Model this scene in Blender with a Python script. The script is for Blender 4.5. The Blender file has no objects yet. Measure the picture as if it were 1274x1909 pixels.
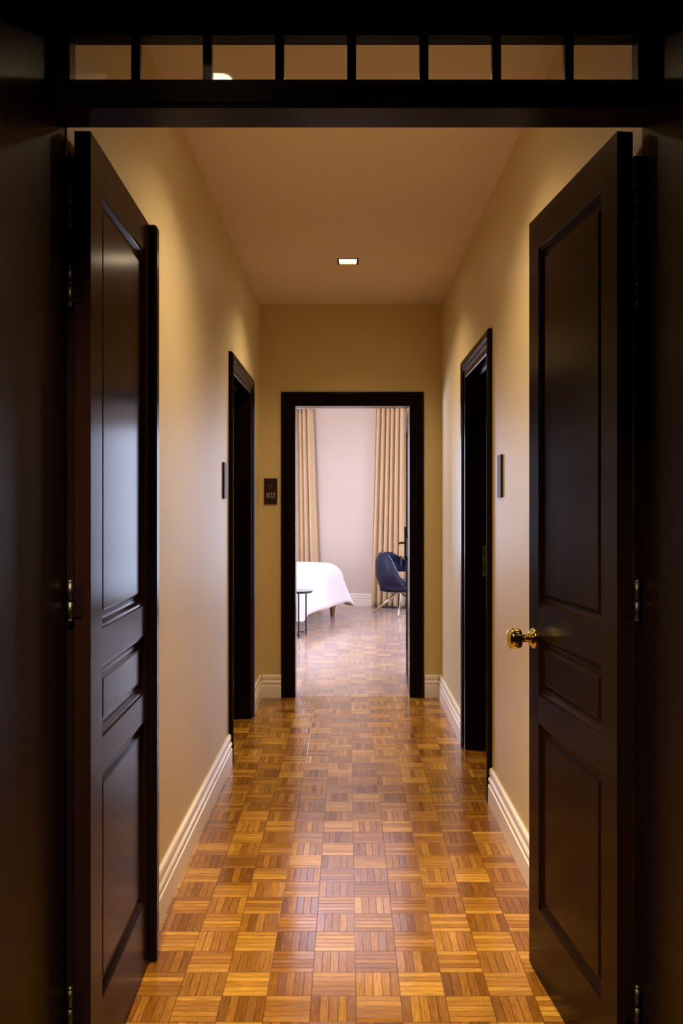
import bpy, bmesh, math, random
from mathutils import Vector, Matrix
random.seed(7)
S = bpy.context.scene
COL = S.collection
PI = math.pi

# ------------------------------------------------------------------ helpers
class MB:
    """collects shapes and links them as one mesh object"""
    def __init__(self): self.v = []; self.f = []; self.s = []
    def face(self, idx, smooth=False): self.f.append(tuple(idx)); self.s.append(smooth)
    def box(self, x0, x1, y0, y1, z0, z1):
        b = len(self.v)
        self.v += [(x0,y0,z0),(x1,y0,z0),(x1,y1,z0),(x0,y1,z0),(x0,y0,z1),(x1,y0,z1),(x1,y1,z1),(x0,y1,z1)]
        for q in ((0,3,2,1),(4,5,6,7),(0,1,5,4),(1,2,6,5),(2,3,7,6),(3,0,4,7)):
            self.face([b+i for i in q])
        return self
    def loops(self, rings, closed=True, cap0=False, cap1=False, smooth=False):
        """skin a list of equal-length vertex rings"""
        b = len(self.v); n = len(rings[0])
        for r in rings: self.v += [tuple(p) for p in r]
        m = n if closed else n-1
        for k in range(len(rings)-1):
            for i in range(m):
                j = (i+1) % n
                self.face((b+k*n+i, b+k*n+j, b+(k+1)*n+j, b+(k+1)*n+i), smooth)
        if cap0: self.face([b+i for i in reversed(range(n))])
        if cap1: self.face([b+(len(rings)-1)*n+i for i in range(n)])
        return self
    def tube(self, pts, radii, n=12, smooth=True, squash=1.0):
        pts = [Vector(p) for p in pts]
        if not isinstance(radii, (list, tuple)): radii = [radii]*len(pts)
        rings = []
        for k, p in enumerate(pts):
            a = pts[max(0,k-1)]; c = pts[min(len(pts)-1,k+1)]
            d = (c-a).normalized()
            ref = Vector((0,0,1)) if abs(d.z) < .95 else Vector((1,0,0))
            e1 = d.cross(ref).normalized(); e2 = d.cross(e1).normalized()
            rings.append([p + e1*radii[k]*math.cos(2*PI*i/n) + e2*radii[k]*squash*math.sin(2*PI*i/n) for i in range(n)])
        return self.loops(rings, True, True, True, smooth)
    def lathe(self, prof, n=32, axis='Z', at=(0,0,0), smooth=True):
        """prof: list of (radius, height along axis)"""
        at = Vector(at); rings = []
        for r, h in prof:
            ring = []
            for i in range(n):
                c, s = math.cos(2*PI*i/n)*r, math.sin(2*PI*i/n)*r
                p = {'Z':(c,s,h),'Y':(c,h,s),'X':(h,c,s)}[axis]
                ring.append(at+Vector(p))
            rings.append(ring)
        return self.loops(rings, True, True, True, smooth)
    def build(self, name, mat, parent=None, bevel=0, **props):
        me = bpy.data.meshes.new(name)
        me.from_pydata(self.v, [], self.f)
        me.polygons.foreach_set('use_smooth', self.s)
        bm = bmesh.new(); bm.from_mesh(me)
        bmesh.ops.recalc_face_normals(bm, faces=bm.faces)
        bm.to_mesh(me); bm.free()
        me.materials.append(mat)
        o = bpy.data.objects.new(name, me); COL.objects.link(o)
        if parent: o.parent = parent
        if bevel:
            m = o.modifiers.new('bevel', 'BEVEL'); m.width = bevel; m.segments = 2; m.limit_method = 'ANGLE'
        for k, v in props.items(): o[k] = v
        return o

def tag(o, label, cat, group=None, kind=None):
    o['label'] = label; o['category'] = cat
    if group: o['group'] = group
    if kind: o['kind'] = kind
    return o
def empty(name, loc=(0,0,0), rz=0):
    o = bpy.data.objects.new(name, None); COL.objects.link(o)
    o.location = loc; o.rotation_euler = (0,0,rz); o.empty_display_size = .1
    return o

# ------------------------------------------------------------------ materials
def mat(name, base=(.8,.8,.8), rough=.5, metal=0, **kw):
    m = bpy.data.materials.new(name); m.use_nodes = True
    b = m.node_tree.nodes['Principled BSDF']
    b.inputs['Base Color'].default_value = (*base, 1)
    b.inputs['Roughness'].default_value = rough
    b.inputs['Metallic'].default_value = metal
    for k, v in kw.items(): b.inputs[k].default_value = v
    return m
class NT:
    def __init__(self, m): self.t = m.node_tree; self.b = self.t.nodes['Principled BSDF']
    def n(self, kind, **kw):
        x = self.t.nodes.new(kind)
        for k, v in kw.items(): setattr(x, k, v)
        return x
    def l(self, a, b): self.t.links.new(a, b)
    def math(self, op, a, b=None):
        x = self.n('ShaderNodeMath', operation=op)
        for i, q in enumerate((a, b)):
            if q is None: continue
            if isinstance(q, (int, float)): x.inputs[i].default_value = q
            else: self.l(q, x.inputs[i])
        return x.outputs[0]
    def mixf(self, f, a, b):
        x = self.n('ShaderNodeMix', data_type='FLOAT')
        for s, q in ((0,f),(2,a),(3,b)):
            if isinstance(q, (int, float)): x.inputs[s].default_value = q
            else: self.l(q, x.inputs[s])
        return x.outputs[0]
    def mixc(self, f, a, b, blend='MIX'):
        x = self.n('ShaderNodeMix', data_type='RGBA', blend_type=blend)
        for s, q in ((0,f),(6,a),(7,b)):
            if isinstance(q, tuple): x.inputs[s].default_value = (*q, 1)
            elif isinstance(q, (int, float)): x.inputs[s].default_value = q
            else: self.l(q, x.inputs[s])
        return x.outputs[2]

def grain_mat(name, c0, c1, rough, scale=(60,60,2.0), bump=.05, coat=0):
    m = mat(name, c0, rough); N = NT(m)
    tc = N.n('ShaderNodeTexCoord'); mp = N.n('ShaderNodeMapping'); mp.inputs['Scale'].default_value = scale
    N.l(tc.outputs['Object'], mp.inputs['Vector'])
    no = N.n('ShaderNodeTexNoise'); no.inputs['Scale'].default_value = 1; no.inputs['Detail'].default_value = 5
    N.l(mp.outputs[0], no.inputs['Vector'])
    N.l(N.mixc(no.outputs['Fac'], c0, c1), N.b.inputs['Base Color'])
    bp = N.n('ShaderNodeBump'); bp.inputs['Strength'].default_value = bump; bp.inputs['Distance'].default_value = .001
    N.l(no.outputs['Fac'], bp.inputs['Height']); N.l(bp.outputs[0], N.b.inputs['Normal'])
    N.b.inputs['Coat Weight'].default_value = coat; N.b.inputs['Coat Roughness'].default_value = .12
    return m
def paint_mat(name, c, rough=.6, var=.06, bump=.08):
    m = mat(name, c, rough); N = NT(m)
    tc = N.n('ShaderNodeTexCoord')
    no = N.n('ShaderNodeTexNoise'); no.inputs['Scale'].default_value = 1.7; no.inputs['Detail'].default_value = 3
    N.l(tc.outputs['Object'], no.inputs['Vector'])
    N.l(N.mixc(no.outputs['Fac'], tuple(x*(1-var) for x in c), tuple(min(1,x*(1+var)) for x in c)), N.b.inputs['Base Color'])
    n2 = N.n('ShaderNodeTexNoise'); n2.inputs['Scale'].default_value = 260
    N.l(tc.outputs['Object'], n2.inputs['Vector'])
    bp = N.n('ShaderNodeBump'); bp.inputs['Strength'].default_value = bump; bp.inputs['Distance'].default_value = .0006
    N.l(n2.outputs['Fac'], bp.inputs['Height']); N.l(bp.outputs[0], N.b.inputs['Normal'])
    return m

def parquet_mat(name='oak_mosaic_parquet', tilt=1.0, sheen=0):
    m = mat(name, (.4,.2,.06), .2); N = NT(m); s = .1229
    tc = N.n('ShaderNodeTexCoord'); sp = N.n('ShaderNodeSeparateXYZ'); N.l(tc.outputs['Object'], sp.inputs[0])
    u = N.math('DIVIDE', N.math('SUBTRACT', sp.outputs[0], .022), s)
    v = N.math('DIVIDE', N.math('SUBTRACT', sp.outputs[1], 2.438), s)
    iu, iv = N.math('FLOOR', u), N.math('FLOOR', v)
    fu, fv = N.math('SUBTRACT', u, iu), N.math('SUBTRACT', v, iv)
    p = N.math('FLOORED_MODULO', N.math('ADD', iu, iv), 2.0)
    p = N.math('GREATER_THAN', p, .5)
    sc, al = N.mixf(p, fu, fv), N.mixf(p, fv, fu)
    s5 = N.math('MULTIPLY', sc, 5.0); si = N.math('FLOOR', s5); sf = N.math('SUBTRACT', s5, si)
    cv = N.n('ShaderNodeCombineXYZ'); N.l(iu, cv.inputs[0]); N.l(iv, cv.inputs[1]); N.l(si, cv.inputs[2])
    wn = N.n('ShaderNodeTexWhiteNoise', noise_dimensions='3D'); N.l(cv.outputs[0], wn.inputs[0]); r = wn.outputs['Value']
    rs = N.n('ShaderNodeSeparateColor'); N.l(wn.outputs['Color'], rs.inputs[0])
    cw = N.n('ShaderNodeCombineXYZ'); N.l(iu, cw.inputs[0]); N.l(iv, cw.inputs[1])
    wt = N.n('ShaderNodeTexWhiteNoise', noise_dimensions='2D'); N.l(cw.outputs[0], wt.inputs[0]); rt = wt.outputs['Value']
    # grain streaks along every strip
    gv = N.n('ShaderNodeCombineXYZ')
    N.l(N.math('ADD', N.math('MULTIPLY', al, 2.2), N.math('MULTIPLY', r, 37.0)), gv.inputs[0])
    N.l(N.math('ADD', N.math('MULTIPLY', sc, 34.0), N.math('MULTIPLY', rs.outputs[1], 91.0)), gv.inputs[1])
    N.l(N.math('MULTIPLY', rt, 53.0), gv.inputs[2])
    g = N.n('ShaderNodeTexNoise'); g.inputs['Scale'].default_value = 1; g.inputs['Detail'].default_value = 4; g.inputs['Distortion'].default_value = .6
    N.l(gv.outputs[0], g.inputs['Vector'])
    tone = N.math('ADD', N.math('ADD', N.math('MULTIPLY', r, .44), N.math('MULTIPLY', rt, .44)), N.math('MULTIPLY', p, .12))  # crosswise tiles coloured lighter, imitating the way their grain reflects light
    ramp = N.n('ShaderNodeValToRGB'); e = ramp.color_ramp.elements
    e[0].position = .1; e[0].color = (.19,.072,.008,1); e[1].position = .92; e[1].color = (.62,.335,.052,1)
    k = e.new(.5); k.color = (.35,.155,.019,1)
    N.l(tone, ramp.inputs[0])
    gr = N.n('ShaderNodeMapRange'); gr.inputs[1].default_value = .33; gr.inputs[2].default_value = .62
    gr.inputs[3].default_value = .62; gr.inputs[4].default_value = 1.12
    N.l(g.outputs['Fac'], gr.inputs[0])
    gc = N.n('ShaderNodeCombineColor')
    for i in range(3): N.l(gr.outputs[0], gc.inputs[i])
    c = N.mixc(1.0, ramp.outputs[0], gc.outputs[0], 'MULTIPLY')
    # joints
    d1 = N.math('MINIMUM', sf, N.math('SUBTRACT', 1.0, sf))
    d2 = N.math('MULTIPLY', N.math('MINIMUM', al, N.math('SUBTRACT', 1.0, al)), 5.0)
    dj = N.math('MINIMUM', d1, d2)
    gap = N.n('ShaderNodeMapRange'); gap.inputs[1].default_value = .012; gap.inputs[2].default_value = .065
    N.l(dj, gap.inputs[0])
    c = N.mixc(gap.outputs[0], (.075,.026,.006), c)
    N.l(c, N.b.inputs['Base Color'])
    # every strip sits at its own slight tilt
    h = N.math('ADD', N.math('MULTIPLY', gap.outputs[0], .25), N.math('MULTIPLY', N.math('MULTIPLY', N.math('SUBTRACT', rs.outputs[2], .5), sf), .30))
    h = N.math('ADD', h, N.math('MULTIPLY', N.math('MULTIPLY', N.math('SUBTRACT', rs.outputs[0], .5), al), 1.0))
    h = N.math('ADD', h, N.math('MULTIPLY', g.outputs['Fac'], .10))
    bp = N.n('ShaderNodeBump'); bp.inputs['Strength'].default_value = .45; bp.inputs['Distance'].default_value = .0009*tilt
    N.l(h, bp.inputs['Height']); N.l(bp.outputs[0], N.b.inputs['Normal'])
    N.l(N.math('ADD', .11, N.math('MULTIPLY', rs.outputs[1], .10)), N.b.inputs['Roughness'])
    N.b.inputs['Specular IOR Level'].default_value = .62
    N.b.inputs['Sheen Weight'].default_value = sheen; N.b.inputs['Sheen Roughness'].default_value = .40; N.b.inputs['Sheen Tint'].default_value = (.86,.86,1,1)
    return m

def glass_mat():
    m = bpy.data.materials.new('clear_glass'); m.use_nodes = True; t = m.node_tree; t.nodes.clear()
    o = t.nodes.new('ShaderNodeOutputMaterial'); mx = t.nodes.new('ShaderNodeMixShader')
    fr = t.nodes.new('ShaderNodeFresnel'); fr.inputs[0].default_value = 1.5
    tr = t.nodes.new('ShaderNodeBsdfTransparent'); tr.inputs[0].default_value = (.9,.9,.88,1)
    gl = t.nodes.new('ShaderNodeBsdfGlossy'); gl.inputs['Roughness'].default_value = .03
    t.links.new(fr.outputs[0], mx.inputs[0]); t.links.new(tr.outputs[0], mx.inputs[1]); t.links.new(gl.outputs[0], mx.inputs[2])
    t.links.new(mx.outputs[0], o.inputs[0]); return m
def emit_mat(name, c, s):
    m = mat(name, (.9,.9,.9), .5); b = m.node_tree.nodes['Principled BSDF']
    b.inputs['Emission Color'].default_value = (*c,1); b.inputs['Emission Strength'].default_value = s
    return m

WOOD  = grain_mat('espresso_wood', (.0085,.0032,.0026), (.0150,.0060,.0046), .185, (70,70,2.2), .02)
WOODB = grain_mat('espresso_wood_horizontal', (.0085,.0034,.0030), (.0140,.0060,.0050), .22, (2.2,70,70), .05)
WOODC = grain_mat('espresso_casing_wood', (.0050,.0024,.0026), (.0085,.0042,.0042), .20, (60,60,3), .04)
for q in (WOOD, WOODB): q.node_tree.nodes['Principled BSDF'].inputs['IOR'].default_value = 1.17
for q in (WOOD, WOODB, WOODC): q.node_tree.nodes['Principled BSDF'].inputs['Specular Tint'].default_value = (1,.80,.74,1)
for q in (WOOD, WOODB, WOODC): q.node_tree.nodes['Principled BSDF'].inputs['Specular IOR Level'].default_value = .35 if q is not WOODC else .09
OAK   = grain_mat('tapered_leg_oak', (.23,.10,.045), (.34,.17,.08), .45, (50,50,4), .05)
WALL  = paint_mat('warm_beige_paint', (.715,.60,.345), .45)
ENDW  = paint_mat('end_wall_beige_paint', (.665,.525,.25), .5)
ROOMW = paint_mat('pale_blush_paint', (.635,.55,.475), .6)
CEIL  = paint_mat('ceiling_paint', (.80,.68,.58), .7)
RCEIL = paint_mat('bedroom_ceiling_paint', (.86,.82,.80), .7)
WHITE = paint_mat('white_gloss_trim', (.90,.85,.76), .35, .02, .02)
FOYER = paint_mat('foyer_paint', (.16,.11,.08), .7)
FLOOR = parquet_mat(); FLOORB = parquet_mat('oak_mosaic_parquet_sheen', .7, .36)  # bedroom copy has a lavender sheen layer standing in for window glare
GLASS = glass_mat()
WOODJ = grain_mat('espresso_reveal_wood', (.0075,.0030,.0028), (.0120,.0050,.0044), .32, (70,70,2.2), .04)
WOODJ.node_tree.nodes['Principled BSDF'].inputs['Specular IOR Level'].default_value = .06
WOODT = grain_mat('espresso_transom_wood', (.0100,.0045,.0038), (.0150,.0068,.0056), .34, (2.2,70,70), .04)
WOODT.node_tree.nodes['Principled BSDF'].inputs['Specular IOR Level'].default_value = .08
BRASS = mat('polished_brass', (.80,.66,.20), .12, 1)
WOODM = grain_mat('espresso_matt_wood', (.006,.003,.003), (.010,.005,.0045), .6, (60,60,3), .04); WOODM.node_tree.nodes['Principled BSDF'].inputs['Specular IOR Level'].default_value = .03
STEEL = mat('dull_steel', (.085,.075,.065), .45, 1); STRIKE = mat('strike_steel', (.42,.36,.28), .4, 1)
DARKM = mat('black_powder_coat', (.012,.012,.014), .4)
BRONZE= mat('bronze_trim', (.10,.065,.035), .5, .6)
PLAQ  = mat('plum_brown_plaque', (.035,.012,.016), .5); PLAQ.node_tree.nodes['Principled BSDF'].inputs['Specular IOR Level'].default_value = .2
PLAQT = mat('plaque_lettering', (.62,.54,.55), .4)
CHROME= mat('brushed_chrome', (.75,.73,.74), .22, 1)
def fabric(name, c, var, scale, rough=.9):
    m = paint_mat(name, c, rough, var, .5); m.node_tree.nodes['Principled BSDF'].inputs['Sheen Weight'].default_value = .15
    return m
LINEN = fabric('white_bed_linen', (.86,.85,.90), .02, 3)
DRAPE = fabric('sand_curtain_cloth', (.66,.50,.31), .05, 3)
BASEF = fabric('bed_base_cloth', (.72,.70,.74), .04, 3)
LEATH = mat('midnight_leather', (.010,.012,.040), .42); LEATH.node_tree.nodes['Principled BSDF'].inputs['Specular IOR Level'].default_value=.3
DKTOP = mat('dark_glass_top', (.03,.04,.06), .08)
BULB  = emit_mat('warm_lamp_panel', (1,.80,.52), 40)
BULB2 = emit_mat('foyer_lamp_panel', (1,.78,.50), 30)

# ------------------------------------------------------------------ layout (metres; camera at the origin of x,y)
XL, XR = -.623, .656            # corridor walls
YF, YE = 1.961, 6.24            # entrance frame, end wall
ZC = 2.772                      # corridor ceiling
WT = .15
def structure(o, label, cat): return tag(o, label, cat, None, 'structure')

# floor
structure(MB().box(-3.2,3.2,YE+.04,13.4,-.12,0).build('floor_bedroom', FLOORB), 'bedroom parquet floor with a pale lavender daylight sheen', 'floor')
structure(MB().box(-3.2,3.2,-2.3,YE+.04,-.12,0).build('floor', FLOOR), 'glossy golden oak mosaic parquet floor in a basket-weave of small squares', 'floor')
# corridor ceiling with two square cut-outs for the downlights
LAMPS = [(.0, 5.147), (.012, 3.02)]
hs = .052
m = MB(); ys = [-2.3]
for x, y in sorted(LAMPS, key=lambda p: p[1]):
    m.box(-2.2,2.2,ys[-1],y-hs,ZC,ZC+.12)
    m.box(-2.2,x-hs,y-hs,y+hs,ZC,ZC+.12); m.box(x+hs,2.2,y-hs,y+hs,ZC,ZC+.12)
    ys.append(y+hs)
m.box(-2.2,2.2,ys[-1],YE,ZC,ZC+.12)
structure(m.build('ceiling', CEIL), 'plain beige corridor ceiling lit by a square recessed downlight', 'ceiling')
structure(MB().box(-3.0,2.8,YE+WT,13.4,2.672,2.80).build('ceiling_bedroom', RCEIL), 'white bedroom ceiling just showing above the left curtain', 'ceiling')

# corridor walls with door openings
LD = (4.72, 5.605, 2.058)   # left side door: y0, y1, top
RD = (4.12, 4.892, 2.058)
ED = (-.3706, .435, 2.053)
lt = .02                    # lining thickness
m = MB()
m.box(XL-WT,XL,YF,LD[0]-lt,0,ZC); m.box(XL-WT,XL,LD[1]+lt,YE,0,ZC); m.box(XL-WT,XL,LD[0]-lt,LD[1]+lt,LD[2]+lt,ZC)
structure(m.build('wall_left', WALL), 'beige painted corridor wall on the left with a dark doorway', 'wall')
m = MB()
m.box(XR,XR+WT,YF,RD[0]-lt,0,ZC); m.box(XR,XR+WT,RD[1]+lt,YE,0,ZC); m.box(XR,XR+WT,RD[0]-lt,RD[1]+lt,RD[2]+lt,ZC)
structure(m.build('wall_right', WALL), 'beige painted corridor wall on the right with a dark doorway', 'wall')
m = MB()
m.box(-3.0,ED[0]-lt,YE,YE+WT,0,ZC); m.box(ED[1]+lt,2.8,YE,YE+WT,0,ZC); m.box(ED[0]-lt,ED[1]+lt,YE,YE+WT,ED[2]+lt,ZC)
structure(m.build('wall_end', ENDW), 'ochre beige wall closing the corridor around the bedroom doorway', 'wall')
# foyer round the camera
structure(MB().box(-2.2,-.80,1.5,1.62,0,ZC).build('wall_foyer_left', FOYER), 'foyer wall left of the entrance frame', 'wall')
structure(MB().box(.83,2.2,1.5,1.62,0,ZC).build('wall_foyer_right', FOYER), 'foyer wall right of the entrance frame', 'wall')
structure(MB().box(-2.2,-2.1,-2.3,1.5,0,ZC).build('wall_foyer_side_left', FOYER), 'left side wall of the foyer behind the viewer', 'wall')
structure(MB().box(2.1,2.2,-2.3,1.5,0,ZC).build('wall_foyer_side_right', FOYER), 'right side wall of the foyer behind the viewer', 'wall')
structure(MB().box(-2.1,2.1,-2.3,-2.2,0,ZC).build('wall_foyer_back', FOYER), 'back wall of the foyer behind the viewer', 'wall')

# bedroom walls (turned 17.5 degrees against the corridor)
def farY(x): return 12.026-.316*x
T = math.atan(-.316); AX = Vector((math.cos(T), math.sin(T), 0)); AY = Vector((-math.sin(T), math.cos(T), 0))
WIN = [(-2.20,-.80), (.82,2.15)]; wz0, wz1 = .06, 2.42
def fpt(x, out, z): return Vector((x,farY(x),0))+AY*out+Vector((0,0,z))
m = MB()
def fbox(m, x0, x1, z0, z1, o0=0, o1=.15):
    m.loops([[fpt(x0,o0,z0),fpt(x0,o1,z0),fpt(x0,o1,z1),fpt(x0,o0,z1)],[fpt(x1,o0,z0),fpt(x1,o1,z0),fpt(x1,o1,z1),fpt(x1,o0,z1)]], True, True, True)
xs = [-2.9]+[q for w in WIN for q in w]+[2.7]
for k in range(0,6,2): fbox(m, xs[k], xs[k+1], 0, 2.672)
for a, b in WIN: fbox(m, a, b, 0, wz0); fbox(m, a, b, wz1, 2.672)
structure(m.build('wall_back', ROOMW), 'pale blush bedroom wall between the two curtains', 'wall')
for k, (a, b) in enumerate(WIN):
    c = (a+b)/2; r = empty('window_%d' % (k+2), fpt(c,.10,wz0))
    inv = Matrix.Translation(-Vector(r.location))
    def fchild(nm, mt, *boxes):
        m = MB()
        for q in boxes: fbox(m, *q)
        m.v = [tuple(inv @ Vector(p)) for p in m.v]; m.build(nm, mt, r)
    fchild('window_frame', WHITE, (a,a+.05,wz0,wz1,.06,.12),(b-.05,b,wz0,wz1,.06,.12),(a,b,wz0,wz0+.06,.06,.12),(a,b,wz1-.05,wz1,.06,.12),(c-.04,c+.04,wz0,wz1,.06,.12))
    fchild('pane', GLASS, (a+.05,c-.04,wz0+.06,wz1-.05,.088,.092)); fchild('pane', GLASS, (c+.04,b-.05,wz0+.06,wz1-.05,.088,.092))
    structure(r, ('tall white bedroom window beyond the left curtain','tall white bedroom window beyond the right curtain')[k], 'window')
SGAP = [(-2.75,-2.6,6.9,9.0), (2.45,2.6,7.2,9.6)]  # added openings in the unseen side walls for the fill panels
def sidewall(x0,x1,y0,y1,ye):
    m = MB(); m.box(x0,x1,YE+WT,y0,0,2.672); m.box(x0,x1,y1,ye,0,2.672); m.box(x0,x1,y0,y1,0,.35); m.box(x0,x1,y0,y1,2.42,2.672); return m
structure(sidewall(*SGAP[0],13.2).build('wall_bedroom_left', ROOMW), 'bedroom wall on the left out of sight behind the doorway', 'wall')
structure(sidewall(*SGAP[1],11.6).build('wall_bedroom_right', ROOMW), 'bedroom wall on the right out of sight behind the doorway', 'wall')

# ------------------------------------------------------------------ skirting boards
SK = [(0,0),(0,.020),(.084,.020),(.088,.014),(.096,.013),(.100,.018),(.112,.019),(.118,.015),(.122,.009),(.128,.009),(.132,.014),(.150,.014),(.157,.011),(.160,.006),(.160,0)]  # (z, out)
def skirting(name, a, b, out, label):
    a, b, out = Vector((*a,0)), Vector((*b,0)), Vector((*out,0))
    m = MB(); m.loops([[p+out*o+Vector((0,0,z)) for z, o in SK] for p in (a, b)], True, True, True)
    return structure(m.build(name, WHITE), label, 'baseboard')
skirting('baseboard_left', (XL,2.68), (XL,LD[0]-.1), (1,0), 'white moulded baseboard on the left wall in front of the dark doorway')
skirting('baseboard_left', (XL,LD[1]+.1), (XL,YE), (1,0), 'short white baseboard on the left wall past the dark doorway')
skirting('baseboard_right', (XR,2.66), (XR,RD[0]-.1), (-1,0), 'white moulded baseboard on the right wall in front of the dark doorway')
skirting('baseboard_right', (XR,RD[1]+.1), (XR,YE), (-1,0), 'white moulded baseboard on the right wall past the dark doorway')
skirting('baseboard_end', (XL+.019,YE), (ED[0]-.1,YE), (0,-1), 'short white baseboard on the end wall under the 102 plaque')
skirting('baseboard_end', (ED[1]+.106,YE), (XR-.019,YE), (0,-1), 'short white baseboard on the end wall right of the doorway')
skirting('baseboard_back', (-2.58,farY(-2.58)), (2.43,farY(2.43)), tuple(-AY.xy), 'white baseboard under the pale blush bedroom wall')

# ------------------------------------------------------------------ door casings
CP = [(0,-.002),(0,.005),(.004,.009),(.040,.011),(.044,.018),(.052,.020),(.057,.016),(.062,.0155),(.066,.0215),(.086,.0235),(.095,.021),(.100,.013),(.100,-.002)]
def doorway(name, a0, a1, hz, mp, label, depth=WT, stop=None):
    """mp(a, v, z) -> world; v is out of the wall towards the corridor"""
    root = empty(name, mp((a0+a1)/2, 0, 0))
    inv = Matrix.Translation(-Vector(root.location))
    W = lambda a, v, z: inv @ Vector(mp(a, v, z))
    m = MB()
    m.loops([[W(a0-u,v,0) for u,v in CP], [W(a0-u,v,hz+u) for u,v in CP], [W(a1+u,v,hz+u) for u,v in CP], [W(a1+u,v,0) for u,v in CP]], True, True, True)
    m.build('casing', WOODC, root)
    m = MB()
    def bx(aa,ab,v0,v1,z0,z1):
        m.loops([[W(aa,v0,z0),W(ab,v0,z0),W(ab,v1,z0),W(aa,v1,z0)],[W(aa,v0,z1),W(ab,v0,z1),W(ab,v1,z1),W(aa,v1,z1)]], True, True, True)
    bx(a0-lt,a0,-depth,0,0,hz); bx(a1,a1+lt,-depth,0,0,hz); bx(a0-lt,a1+lt,-depth,0,hz,hz+lt)
    if stop:
        s0, s1 = stop
        bx(a0,a0+.012,s0,s1,0,hz-.012); bx(a1-.012,a1,s0,s1,0,hz-.012); bx(a0,a1,s0,s1,hz-.012,hz)
    m.build('jamb_lining', WOODC, root)
    structure(root, label, 'door frame')
    return root, W
trL, WL = doorway('trim_2', LD[0], LD[1], LD[2], lambda a,v,z: (XL+v, a, z), 'dark moulded casing of the doorway in the left corridor wall', stop=(-.10,-.06))
trR, WR = doorway('trim_3', RD[0], RD[1], RD[2], lambda a,v,z: (XR-v, a, z), 'dark moulded casing of the doorway in the right corridor wall', stop=(-.085,-.05))
trE, WE = doorway('trim_4', ED[0], ED[1], ED[2], lambda a,v,z: (a, YE-v, z), 'dark casing framing the open bedroom doorway at the corridor end')
# strike plate in the rebate of the right-hand doorway
m = MB(); c = trR.location
def lbox(m, x0,x1,y0,y1,z0,z1, o): m.box(x0-o.x,x1-o.x,y0-o.y,y1-o.y,z0-o.z,z1-o.z)
yb = RD[1]
lbox(m,   .744,.763, yb-.0035, yb, .960,1.130, c)
sp = m.build('strike_plate', STRIKE, trR, label='dull metal strike plate')
m = MB(); lbox(m, .748,.759, yb-.006, yb-.0034, 1.070,1.110, c); lbox(m, .748,.759, yb-.006, yb-.0034, .985,1.035, c)
m.build('latch_opening', mat('brass_dull',(.22,.17,.11),.4,1), sp)
for zz in (1.122, 1.050, .968):
    m = MB(); m.lathe([(.0042,0),(.003,-.0025)], 12, 'Y', (.7535-c.x, yb-.0034-c.y, zz-c.z)); m.build('screw', STRIKE, sp)

# ------------------------------------------------------------------ panelled door leaves
PF = [(0,0),(.002,-.004),(.008,-.0045),(.016,-.013),(.022,-.0145),(.030,-.0145),(.037,-.0075),(.041,-.007)]
def panel_mesh(x0,x1,z0,z1,t,sg):
    """raised panel between stiles; inner face at y=0, body towards sg*y"""
    m = MB()
    def rings(face):
        R = []
        for u, d in PF:
            y = -sg*d if face == 0 else sg*t+sg*d
            R.append([(x0+u,y,z0+u),(x1-u,y,z0+u),(x1-u,y,z1-u),(x0+u,y,z1-u)])
        return R
    a, b = rings(0), rings(1)
    m.loops(list(reversed(a))+b, True, True, True)
    return m
def hinge(parent, x, y, z, plate_y):
    h = MB(); h.tube([(x,y,z+.002),(x,y,z+.040)], .0065, 12).tube([(x,y,z-.040),(x,y,z-.002)], .0065, 12)
    h.lathe([(.0065,0),(.0075,.002),(.005,.006),(.001,.008)], 12, 'Z', (x,y,z+.040))
    h.lathe([(.001,-.008),(.005,-.006),(.0075,-.002),(.0065,0)], 12, 'Z', (x,y,z-.040))
    k = h.build('hinge', STEEL, parent, label='dull steel hinge')
    p = MB(); p.box(x+.0045, x+.0082, min(y,plate_y), max(y,plate_y), z-.036, z+.036); p.build('hinge_plate', WOODC, k)
RAILS = [(.0,.191),(.722,.801),(.969,1.054),(2.072,2.170)]
PANELS = [(.191,.722),(.801,.969),(1.054,2.072)]
def leaf(name, hingept, endpt, sg, label, st0=.100, st1=.090, t=.036, z0=.010, mt=WOOD):
    d = Vector(endpt)-Vector(hingept); w = d.length
    root = empty(name, (hingept[0], hingept[1], z0), math.atan2(d.y, d.x))
    ya, yb_ = sorted((0, sg*t)); H = RAILS[-1][1]
    m = MB(); m.box(0,st0,ya,yb_,0,H); m.box(w-st1,w,ya,yb_,0,H)
    m.build('stile_pair', mt, root)
    for a, b in RAILS:
        MB().box(st0,w-st1,ya,yb_,a,b).build('rail', WOODB if mt is WOOD else mt, root)
    for a, b in PANELS:
        panel_mesh(st0,w-st1,a,b,t,sg).build('panel', mt, root)
    structure(root, label, 'door')
    return root, w
# left leaf
dl, wl = leaf('door_1', (-.570,1.961), (-.588,2.6416), 1, 'open left leaf of the dark double door, its panels catching cool light')
m = MB(); R=[]
for zz, in_ in ((-.004,.006),(.002,0),(2.164,0),(2.171,.006)):
    R.append([(wl-.032+in_,.006,zz),(wl-.032+in_,-.017+in_*.6,zz),(wl-.026+in_*.5,-.023+in_,zz),(wl+.006-in_*.5,-.023+in_,zz),(wl+.012-in_,-.017+in_*.6,zz),(wl+.012-in_,.006,zz)])
m.loops(R, True, True, True); m.build('astragal', WOODC, dl, label='rounded cover strip along the meeting edge')
for zz in (2.004,1.825,1.130,.233): hinge(dl, -.008, .043, zz, .018)
# right leaf
dr, wr = leaf('door_2', (.5966,1.961), (.534,2.607), -1, 'open right leaf of the dark double door with a brass knob', .092, .088)
for zz in (2.004,1.825,1.130,.233): hinge(dr, -.008, -.043, zz, -.018)
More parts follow.
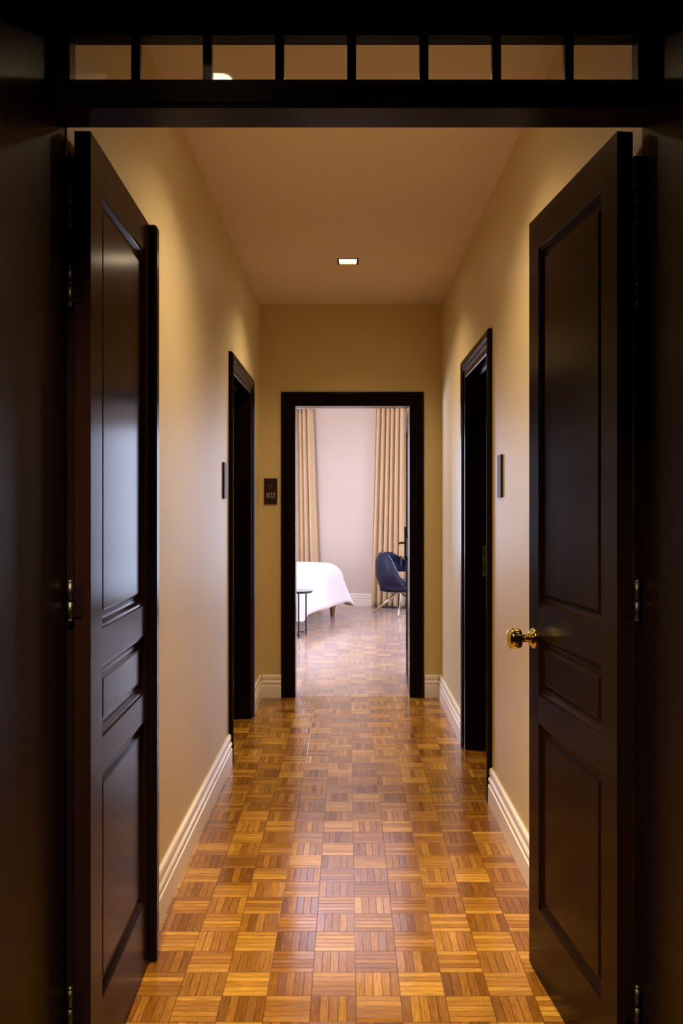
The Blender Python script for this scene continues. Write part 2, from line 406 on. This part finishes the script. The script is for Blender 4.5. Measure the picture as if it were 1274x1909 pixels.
# brass knob on the meeting stile
kz, kx = .957, wr-.046
kn = MB(); kn.lathe([(.0115,.004),(.0110,.036),(.0130,.038),(.0250,.040),(.0290,.043),(.0302,.047),(.0302,.066),(.0285,.071),(.0245,.0735),(.0200,.077),(.0110,.080),(.0015,.081)], 40, 'Y', (kx,0,kz))
knob = kn.build('door_knob', BRASS, dr, label='polished brass knob')
ro = MB(); ro.lathe([(.0300,-.001),(.0300,.003),(.0270,.0065),(.0225,.0085),(.0200,.013),(.0150,.015),(.0115,.0152)], 40, 'Y', (kx,0,kz)); ro.build('rose', BRASS, knob)
# closed leaves at the back of the side doorways
def slab_door(name, x0, x1, y0, y1, label):
    root = empty(name, ((x0+x1)/2, (y0+y1)/2, 0)); o = root.location
    m = MB(); lbox(m, x0,x1,y0,y1,.006,2.045, o); m.build('leaf', WOODC, root)
    for a, b in ((.2,.95),(1.1,1.95)):
        mm = MB(); xf = x1 if x0 < 0 else x0; e = .004 if x0 < 0 else -.004
        lbox(mm, min(xf,xf+e),max(xf,xf+e),y0+.12,y1-.12,a,b,o); mm.build('panel', WOODC, root, .003)
    return structure(root, label, 'door')
slab_door('door_3', XL-WT+.001, XL-.103, LD[0]+.003, LD[1]-.003, 'closed dark door set back in the left doorway')
slab_door('door_4', XR+.113, XR+WT-.001, RD[0]+.003, RD[1]-.003, 'closed dark door set back in the right doorway')
# bedroom door standing open into the room, seen almost edge on
hp, ep = Vector((.437,YE+WT+.012)), Vector((.470,YE+WT+.012+.76))
RAILS_S, PANELS_S = RAILS, PANELS
RAILS = [(0,.2),(.95,1.08),(1.93,2.035)]; PANELS = [(.2,.95),(1.08,1.93)]
db, wb = leaf('door_5', hp, ep, -1, 'dark bedroom door standing open, seen nearly edge on with its lever', .1, .1, .038, .008, WOODM)
RAILS, PANELS = RAILS_S, PANELS_S
# in this leaf local +y looks into the doorway
m = MB(); m.box(wb-.085,wb-.035,0,.016,.905,1.175); pl = m.build('lock_plate', BRONZE, db, .003, label='bronze lock plate')
m = MB(); m.tube([(wb-.06,.014,1.045),(wb-.06,.052,1.045)], .009).tube([(wb-.06,.052,1.045),(wb-.09,.055,1.045),(wb-.165,.055,1.043)], [.010,.0085,.0075]); m.build('lever', BRONZE, pl)
m = MB(); m.tube([(wb-.06,.014,.930),(wb-.06,.03,.930)], .009); m.box(wb-.062,wb-.058,.028,.050,.920,.940); m.build('key', BRASS, pl)
m = MB(); m.box(wb-.063,wb-.050,.0385,.0420,.86,.985); m.build('key_tag', mat('pale_key_tag',(.65,.58,.55),.5), pl)

# ------------------------------------------------------------------ entrance frame and transom
fr = empty('trim_1', (0, 1.86, 0)); structure(fr, 'dark wood entrance frame with deep reveals around the double door', 'door frame')
def child(name, mt, dims, par, o, bevel=0, **kw):
    m = MB()
    for d in dims: lbox(m, *d, o)
    return m.build(name, mt, par, bevel, **kw)
o = fr.location; JL, JR = -.626, .652
child('jamb', WOODJ, [(-.80,JL,1.5,1.961,0,ZC)], fr, o)
child('jamb', WOODJ, [(JR,.83,1.5,1.961,0,ZC)], fr, o)
child('hinge_batten', WOODC, [(JL-.01,JL+.018,1.961,1.985,0,2.125)], fr, o)
child('hinge_batten', WOODC, [(JR-.018,JR+.01,1.961,1.985,0,2.125)], fr, o)
child('head', WOODT, [(JL,JR,1.642,1.961,2.402,ZC)], fr, o)
child('transom_bar', WOODT, [(JL,JR,1.862,1.961,2.1875,2.195),(JL,JR,1.858,1.961,2.197,2.2265),(JL,JR,1.866,1.955,2.19,2.2)], fr, o, .0015)
tw = empty('window_1', (0,1.905,2.227)); structure(tw, 'narrow transom window of eight panes above the double door', 'window'); o = tw.location
px = lambda p, Y=1.885: (p-649)/1650*Y
child('sash_frame', WOODT, [(JL,JR,1.885,1.925,2.2265,2.258),(JL,JR,1.885,1.925,2.352,2.402),(JL,px(130),1.885,1.925,2.258,2.352),(px(1190),JR,1.885,1.925,2.258,2.352)], tw, o)
mc = [253,386.5,521.5,656,791,926.5,1062]
for c_ in mc: child('glazing_bar', WOODC, [(px(c_)-.0095,px(c_)+.0095,1.885,1.905,2.258,2.352)], tw, o)
edges = [130]+[q for c_ in mc for q in (c_-8.3,c_+8.3)]+[1190]
for i in range(8): child('pane', GLASS, [(px(edges[2*i]),px(edges[2*i+1]),1.897,1.8985,2.258,2.352)], tw, o)

# ------------------------------------------------------------------ recessed downlights
def downlight(x, y, label):
    r = empty('recessed_downlight', (x,y,ZC))
    a, b = .062, .050
    m = MB(); 
    for q in ((-a,a,-a,-b),(-a,a,b,a),(-a,-b,-b,b),(b,a,-b,b)): m.box(*q, -.003, .0)
    m.build('trim_ring', BRONZE, r)
    m = MB()
    for q in ((-.0515,.0515,-.0515,-.050),(-.0515,.0515,.050,.0515),(-.0515,-.050,-.050,.050),(.050,.0515,-.050,.050)): m.box(*q, 0, .10)
    m.build('housing', BRONZE, r)
    m = MB(); m.box(-.0495,.0495,-.0495,.0495,.0075,.011); m.build('lamp_lens', BULB, r, label='glowing warm white lens')
    tag(r, label, 'ceiling light', 'square recessed downlights in the corridor ceiling')
    L = bpy.data.lights.new('downlight_beam', 'SPOT'); L.energy = 66; L.color = (1,.74,.45); L.spot_size = math.radians(136); L.spot_blend = .9; L.shadow_soft_size = .035
    lo = bpy.data.objects.new('downlight_beam', L); COL.objects.link(lo); lo.location = (x,y,ZC-.006)
    N_ = bpy.data.lights.new('downlight_core', 'SPOT'); N_.energy = 130; N_.color = L.color; N_.spot_size = math.radians(48); N_.spot_blend = 1; N_.shadow_soft_size = .035
    no_ = bpy.data.objects.new('downlight_core', N_); COL.objects.link(no_); no_.location = (x,y,ZC-.006)
    return lo
B1 = downlight(*LAMPS[0], 'square recessed downlight glowing in mid ceiling towards the bedroom door')
B2 = downlight(*LAMPS[1], 'square recessed downlight half hidden behind the transom window glazing bars')
B2.data.energy = 72
# foyer lamp, mirrored in the transom glass
r = empty('ceiling_lamp', (-.43,.86,ZC))
MB().lathe([(.075,0),(.075,-.006),(.064,-.008)], 32).build('lamp_rim', BRONZE, r)
MB().lathe([(.045,-.0081),(.045,-.010),(.03,-.012),(.01,-.013)], 32).build('lamp_shade', BULB2, r)
tag(r, 'small round foyer downlight mirrored in the transom panes', 'ceiling light')

# ------------------------------------------------------------------ plaques
def ribbon(m, pts, ws, y0, y1):
    """flat stroke in x,z with varying width"""
    n = len(pts); L=[];Rr=[]
    for i,(x,z) in enumerate(pts):
        a = pts[max(0,i-1)]; c = pts[min(n-1,i+1)]
        dx,dz = c[0]-a[0], c[1]-a[1]; q = math.hypot(dx,dz) or 1
        w = ws[i] if isinstance(ws,(list,tuple)) else ws
        L.append((x-dz/q*w/2, z+dx/q*w/2)); Rr.append((x+dz/q*w/2, z-dx/q*w/2))
    m.loops([[(L[i][0],y0,L[i][1]),(Rr[i][0],y0,Rr[i][1]),(Rr[i][0],y1,Rr[i][1]),(L[i][0],y1,L[i][1])] for i in range(n)], True, True, True)
def plaque(loc, rz, label, text=False):
    r = empty('room_plaque', loc, rz)         # local: x right, -y out of the wall, z up from the bottom
    m = MB(); m.box(-.0455,.0455,-.010,0,0,.182); m.build('plate', PLAQ, r, .0015)
    m = MB(); m.box(-.0425,.0425,-.0105,-.0095,.036,.0368)
    m.build('rule', mat('plaque_rule',(.10,.05,.055),.4), r)
    if text:
        y0, y1 = -.0112, -.0095
        d = MB(); zb, H = .046, .036
        d.box(-.0262,-.0230,y0,y1,zb,zb+H); d.box(-.0290,-.0202,y0,y1,zb,zb+.0014)
        ribbon(d, [(-.0300,zb+H-.0040),(-.0275,zb+H-.0030),(-.0245,zb+H-.0010)], [.0008,.0014,.0018], y0, y1)
        n = 28; pts = [(-.0015+.0105*math.cos(2*PI*i/n), zb+H/2+(H/2-.0005)*math.sin(2*PI*i/n)) for i in range(n+1)]
        ribbon(d, pts, [.0018+.0026*abs(math.cos(2*PI*i/n)) for i in range(n+1)], y0, y1)
        c2 = [(.0155,zb+H-.010),(.0165,zb+H-.005),(.0205,zb+H-.0012),(.0255,zb+H-.0015),(.0295,zb+H-.006),(.0295,zb+H-.012),(.0265,zb+H-.018),(.0215,zb+.011),(.0165,zb+.0045),(.0150,zb+.0015),(.0235,zb+.0015),(.0315,zb+.0018),(.0330,zb+.007)]
        ribbon(d, c2, [.0030,.0025,.0020,.0025,.0035,.0040,.0036,.0028,.0022,.0026,.0032,.003,.0015], y0, y1)
        d.build('room_number', PLAQT, r, label='pale serif numerals 102')
        e = MB(); n = 10
        ribbon(e, [(-.012+.024*i/n, .124+.012*math.sin(PI*i/n)**.8) for i in range(n+1)], [.001+.0022*i/n for i in range(n+1)], y0, y1)
        ribbon(e, [(.010,.136),(.0105,.128),(.004,.118)], [.003,.002,.001], y0, y1)
        ribbon(e, [(-.008,.112),(0,.110),(.008,.112)], .0012, y0, y1)
        e.build('emblem', mat('plaque_emblem',(.20,.16,.16),.4), r, label='small faint curved emblem')
    tag(r, label, 'sign')
plaque((-.5445,YE,1.361), 0, 'dark plum room plaque reading 102 beside the bedroom doorway', True)
plaque((XL,4.436,1.385), PI/2, 'dark room plaque on the left wall before the dark doorway')
plaque((XR,3.788,1.386), -PI/2, 'room plaque catching light on the right wall before the dark doorway')

# ------------------------------------------------------------------ curtains
def curtain(x0t, x1t, x0b, x1b, waves, label, z0=.012, z1=2.668, seed=1):
    rnd = random.Random(seed); nu, nz = waves*14, 40
    ph = [rnd.uniform(.6,1.5) for _ in range(waves+1)]
    acc = [0]
    for q in ph: acc.append(acc[-1]+q)
    def phase(t):
        s = t*waves; i = min(waves-1,int(s)); return (acc[i]+(s-i)*ph[i])/acc[-1]*waves
    V=[]
    for k in range(nz+1):
        h = k/nz; z = z1+(z0-z1)*h; ring=[]
        for i in range(nu+1):
            t = i/nu; x = (x0t+(x1t-x0t)*t)*(1-h)+(x0b+(x1b-x0b)*t)*h
            a = phase(t)*2*PI; drift = .55*math.sin(2.1*h+5*t+seed)*h
            amp = .072*(.72+.28*h)*(.7+.5*math.sin(3.7*t*waves/3+seed)**2)
            off = -.095+amp*math.sin(a+drift)+.012*math.sin(2*a+1.3+2*h)
            x += .010*math.cos(a+drift)
            p = Vector((x,farY(x),0))+AY*off; ring.append((p.x,p.y,z))
        V.append(ring)
    m = MB(); m.loops(V, False, smooth=True)
    o = m.build('curtain', DRAPE)
    sd = o.modifiers.new('thickness','SOLIDIFY'); sd.thickness = .003
    return tag(o, label, 'curtain')
curtain(-.80,-.445,-.80,-.350,6,'sand coloured curtain left of the blush wall, falling behind the white bed', seed=3)
curtain(.392,.86,.325,.86,8,'sand coloured curtain right of the blush wall, behind the dark chair', seed=5)
m = MB(); q0, q1 = Vector((.50,farY(.50),0))-AY*.145, Vector((1.2,farY(1.2),0))-AY*.145
m.loops([[q0,q0-AY*.035,q0-AY*.035+Vector((0,0,.022)),q0+Vector((0,0,.022))],[q1,q1-AY*.035,q1-AY*.035+Vector((0,0,.022)),q1+Vector((0,0,.022))]],True,True,True)
structure(m.build('trim_5', mat('slate_sill',(.02,.02,.035),.4)), 'dark low sill strip on the floor at the right curtain hem', 'trim')

# ------------------------------------------------------------------ bed (foot towards the doorway)
a_ = Vector((.316,.949,0)); b_ = Vector((-.949,.316,0)); CB = Vector((-.085,10.90,0)); BW, BL = 1.60, 2.0
bed = empty('bed', CB - a_*.8 + b_*1.0); tag(bed, 'bed under a white draped duvet on a tapered wooden leg', 'bed'); bo = Vector(bed.location)
def BP(u, v, z): return CB - a_*u + b_*v + Vector((0,0,z)) - bo    # u from the far corner along the foot, v towards the head
def bbox(m,u0,u1,v0,v1,z0,z1):
    m.loops([[BP(u0,v0,z0),BP(u1,v0,z0),BP(u1,v1,z0),BP(u0,v1,z0)],[BP(u0,v0,z1),BP(u1,v0,z1),BP(u1,v1,z1),BP(u0,v1,z1)]],True,True,True); return m
bbox(MB(),.04,BW-.12,.05,BL,.235,.40).build('bed_base', BASEF, bed, .02)
bbox(MB(),.03,BW-.12,.04,BL,.40,.60).build('mattress', LINEN, bed, .05)
for u,v in ((.13,.065),(BW-.2,.065),(.20,BL-.15),(BW-.2,BL-.15)):
    p = BP(u,v,0); MB().lathe([(.024,0),(.026,.01),(.047,.235),(.047,.24)], 20, 'Z', p).build('leg', OAK, bed, label='tapered brown wooden leg')
# duvet: a sheet laid over the mattress; the overhang turns down round the edge, the corner flares
def duvet():
    m = MB(); drop = .47; rr = .19; n1, n2 = 64, 64
    def prof(d):           # d = distance past the rounding start; returns (out, down)
        if d <= 0: return 0, 0
        q = rr*PI/2
        if d < q: return rr*math.sin(d/rr), rr*(1-math.cos(d/rr))
        e = d-q; return rr+.24*e, rr+e
    Lm = rr*PI/2+drop-rr
    R=[]
    for i in range(n1+1):
        s = -Lm + (BW-2*rr+.1+2*Lm)*i/n1
        ring=[]
        for j in range(n2+1):
            t = -Lm + (BL-rr+Lm)*j/n2
            du = -s if s < 0 else max(0, s-(BW-2*rr+.1)); dv = max(0,-t)
            su = -1 if s < 0 else 1
            d = math.hypot(du,dv) if (du>0 and dv>0) else max(du,dv)
            dd = min(d, Lm*1.13)
            out, down = prof(dd)
            if d>0: ou, ov = out*du/d, out*dv/d
            else: ou=ov=0
            cs = max(0,min(s,BW-2*rr+.1)); ct = max(0,t)
            flare = 0
            if s > 0: ou *= .25
            if du>0 and dv>0 and s < 0:
                k = 4*(du*dv)/(d*d)/2; flare = .16*min(1,dd/Lm)**2*k/2
                ou += flare*du/d*1.0; ov += flare*dv/d*1.0
            wob = .010*math.sin(9*s+2)*min(1,dv/.3)+.010*math.sin(8*t)*min(1,du/.3)
            puff = .025*math.sin(PI*min(1,max(0,cs/(BW-.24))))+.006*math.sin(6*s+1.5)*math.sin(5*t)
            u = cs+su*ou+rr-.05; v = ct-ov+rr-.05-wob
            z = .655+puff*(1 if d==0 else max(0,1-d/.3))-down
            ring.append(BP(u,v,max(z,.13)))
        R.append(ring)
    m.loops(R, False, smooth=True)
    o = m.build('duvet', LINEN, bed); sd = o.modifiers.new('thick','SOLIDIFY'); sd.thickness=.02
duvet()

# ------------------------------------------------------------------ side table
tb = empty('side_table', (-.512,9.17,0)); tag(tb, 'small round black metal side table in front of the bed', 'table')
MB().lathe([(.147,.462),(.151,.465),(.151,.474),(.148,.476)],48).build('table_top', DKTOP, tb)
MB().lathe([(.139,.452),(.141,.454),(.141,.462),(.139,.462)],48).build('top_rim', DARKM, tb)
cs = [(.007,-.120),(.072,.108),(-.007,.120),(-.072,-.108)]
for x,y in cs: MB().box(x-.008,x+.008,y-.008,y+.008,0,.455).build('leg', DARKM, tb)
m = MB()
for i in range(4):
    p,q = Vector((*cs[i],.028)), Vector((*cs[(i+1)%4],.028)); m.tube([p,q],.008,4,False)
m.build('foot_rail', DARKM, tb)

# ------------------------------------------------------------------ tub chair
ch = empty('desk_chair', (.640,11.0,0), math.radians(-8)); tag(ch, 'midnight blue leather tub chair on splayed chrome legs beside the right curtain', 'chair')
def shell():
    m = MB(); n=44; outer=[];prof=[]
    R=[]
    for i in range(n+1):
        th = math.radians(-112+224*i/n); ad = abs(math.degrees(th))
        x, y = -math.cos(th), -math.sin(th)     # theta 0 looks to the chair's back; +theta is the near side
        near = th > 0
        f = max(0,min(1,(ad-52)/60)); f = f*f*(3-2*f)
        top = .755-.33*f if near else .755-.10*f
        g = max(0,min(1,(ad-62)/14)); g = g*g*(3-2*g)
        bot = .300 if near else .300+.215*g
        bot = min(bot, top-.05)
        ro_b, ro_t = .245, .300
        rad = lambda z: ro_b+(ro_t-ro_b)*max(0,min(1,(z-.34)/.16))**.8-.040*max(0,(z-(top-.11))/.11)**2
        t = .045
        ring=[]
        zs=[bot+(top-bot)*k/10 for k in range(11)]
        for z in zs: ring.append((x*rad(z),y*rad(z)*.97,z))
        rt = rad(top)
        ring.append((x*(rt-.012),y*(rt-.012)*.97,top+.014)); ring.append((x*(rt-t+.012),y*(rt-t+.012)*.97,top+.014))
        for z in reversed(zs): ring.append((x*(rad(z)-t),y*(rad(z)-t)*.97,z))
        R.append(ring)
    m.loops(R, True, True, True, smooth=True)
    m.build('backrest', LEATH, ch)
shell()
MB().lathe([(.02,.288),(.20,.290),(.238,.305),(.245,.34),(.240,.385)],40).build('seat_base', LEATH, ch)
MB().lathe([(.200,.386),(.205,.40),(.204,.425),(.17,.438),(.02,.443)],40).build('seat_cushion', LEATH, ch)
MB().lathe([(.05,.262),(.05,.287),(.01,.288)],20).build('hub', CHROME, ch)
for ang,Ln in ((157,.36),(272,.25),(337,.33),(92,.30)):
    c_,s_ = math.cos(math.radians(ang)), math.sin(math.radians(ang))
    MB().tube([(c_*.03,s_*.03,.272),(c_*Ln*.95,s_*Ln*.95,.022),(c_*Ln,s_*Ln,.008)],[.014,.012,.008],10).build('leg', CHROME, ch)

# ------------------------------------------------------------------ light
def area(name, loc, rot, sx, sy, e, c, spread=180):
    L = bpy.data.lights.new(name,'AREA'); L.shape='RECTANGLE'; L.size=sx; L.size_y=sy; L.energy=e; L.color=c; L.spread=math.radians(spread)
    o = bpy.data.objects.new(name,L); COL.objects.link(o); o.location=loc; o.rotation_euler=rot; return o
for (a, b), e in zip(WIN, (160, 120)):
    c = (a+b)/2
    area('window_daylight', fpt(c,.20,(wz0+wz1)/2), (PI/2,0,T+PI), b-a, wz1-wz0, e, (.62,.70,1))
area('window_daylight', (-2.68,7.95,1.385), (0,-PI/2,0), 2.05, 2.1, 95, (.80,.80,1))  # added fill from the left, its opening is made up
area('window_daylight', (2.53,8.4,1.385), (0,PI/2,0), 2.05, 2.4, 88, (.80,.80,1))  # added fill from the right to brighten bed foot and chair
area('window_skyglow', (-2.45,8.6,1.5), (0,math.radians(-132),math.radians(-8)), .8, 2.2, 160, (.66,.68,1), 100)  # added fill aimed up at the bedroom ceiling, no real source there
w = bpy.data.worlds.new('world'); S.world = w; w.use_nodes = True
sky = w.node_tree.nodes.new('ShaderNodeTexSky'); sky.sky_type = 'PREETHAM'
w.node_tree.links.new(sky.outputs[0], w.node_tree.nodes['Background'].inputs[0])
w.node_tree.nodes['Background'].inputs[1].default_value = .15
fl = bpy.data.lights.new('foyer_beam','SPOT'); fl.energy = 470; fl.color=(1,.75,.46); fl.shadow_soft_size=.05; fl.spot_size=math.radians(62); fl.spot_blend=1
fo = bpy.data.objects.new('foyer_beam', fl); COL.objects.link(fo); fo.location=(-.43,.86,ZC-.03); fo.rotation_euler=(math.radians(27),0,math.radians(-17))

# ------------------------------------------------------------------ camera
cd = bpy.data.cameras.new('camera'); cam = bpy.data.objects.new('camera', cd); COL.objects.link(cam)
cam.location = (0,0,1.35); cam.rotation_euler = (PI/2,0,0)
cd.sensor_fit = 'HORIZONTAL'; cd.sensor_width = 36; cd.lens = 1650/1274*36
cd.shift_x = -12/1274; cd.shift_y = -11.5/1274; cd.clip_start = .05
S.camera = cam
S.view_settings.view_transform = 'Standard'; S.view_settings.look = 'None'; S.view_settings.exposure = 0
S.cycles.max_bounces = 12; S.cycles.diffuse_bounces = 6; S.cycles.glossy_bounces = 6; S.cycles.transparent_max_bounces = 12
S.cycles.use_denoising = True; S.cycles.sample_clamp_indirect = 6
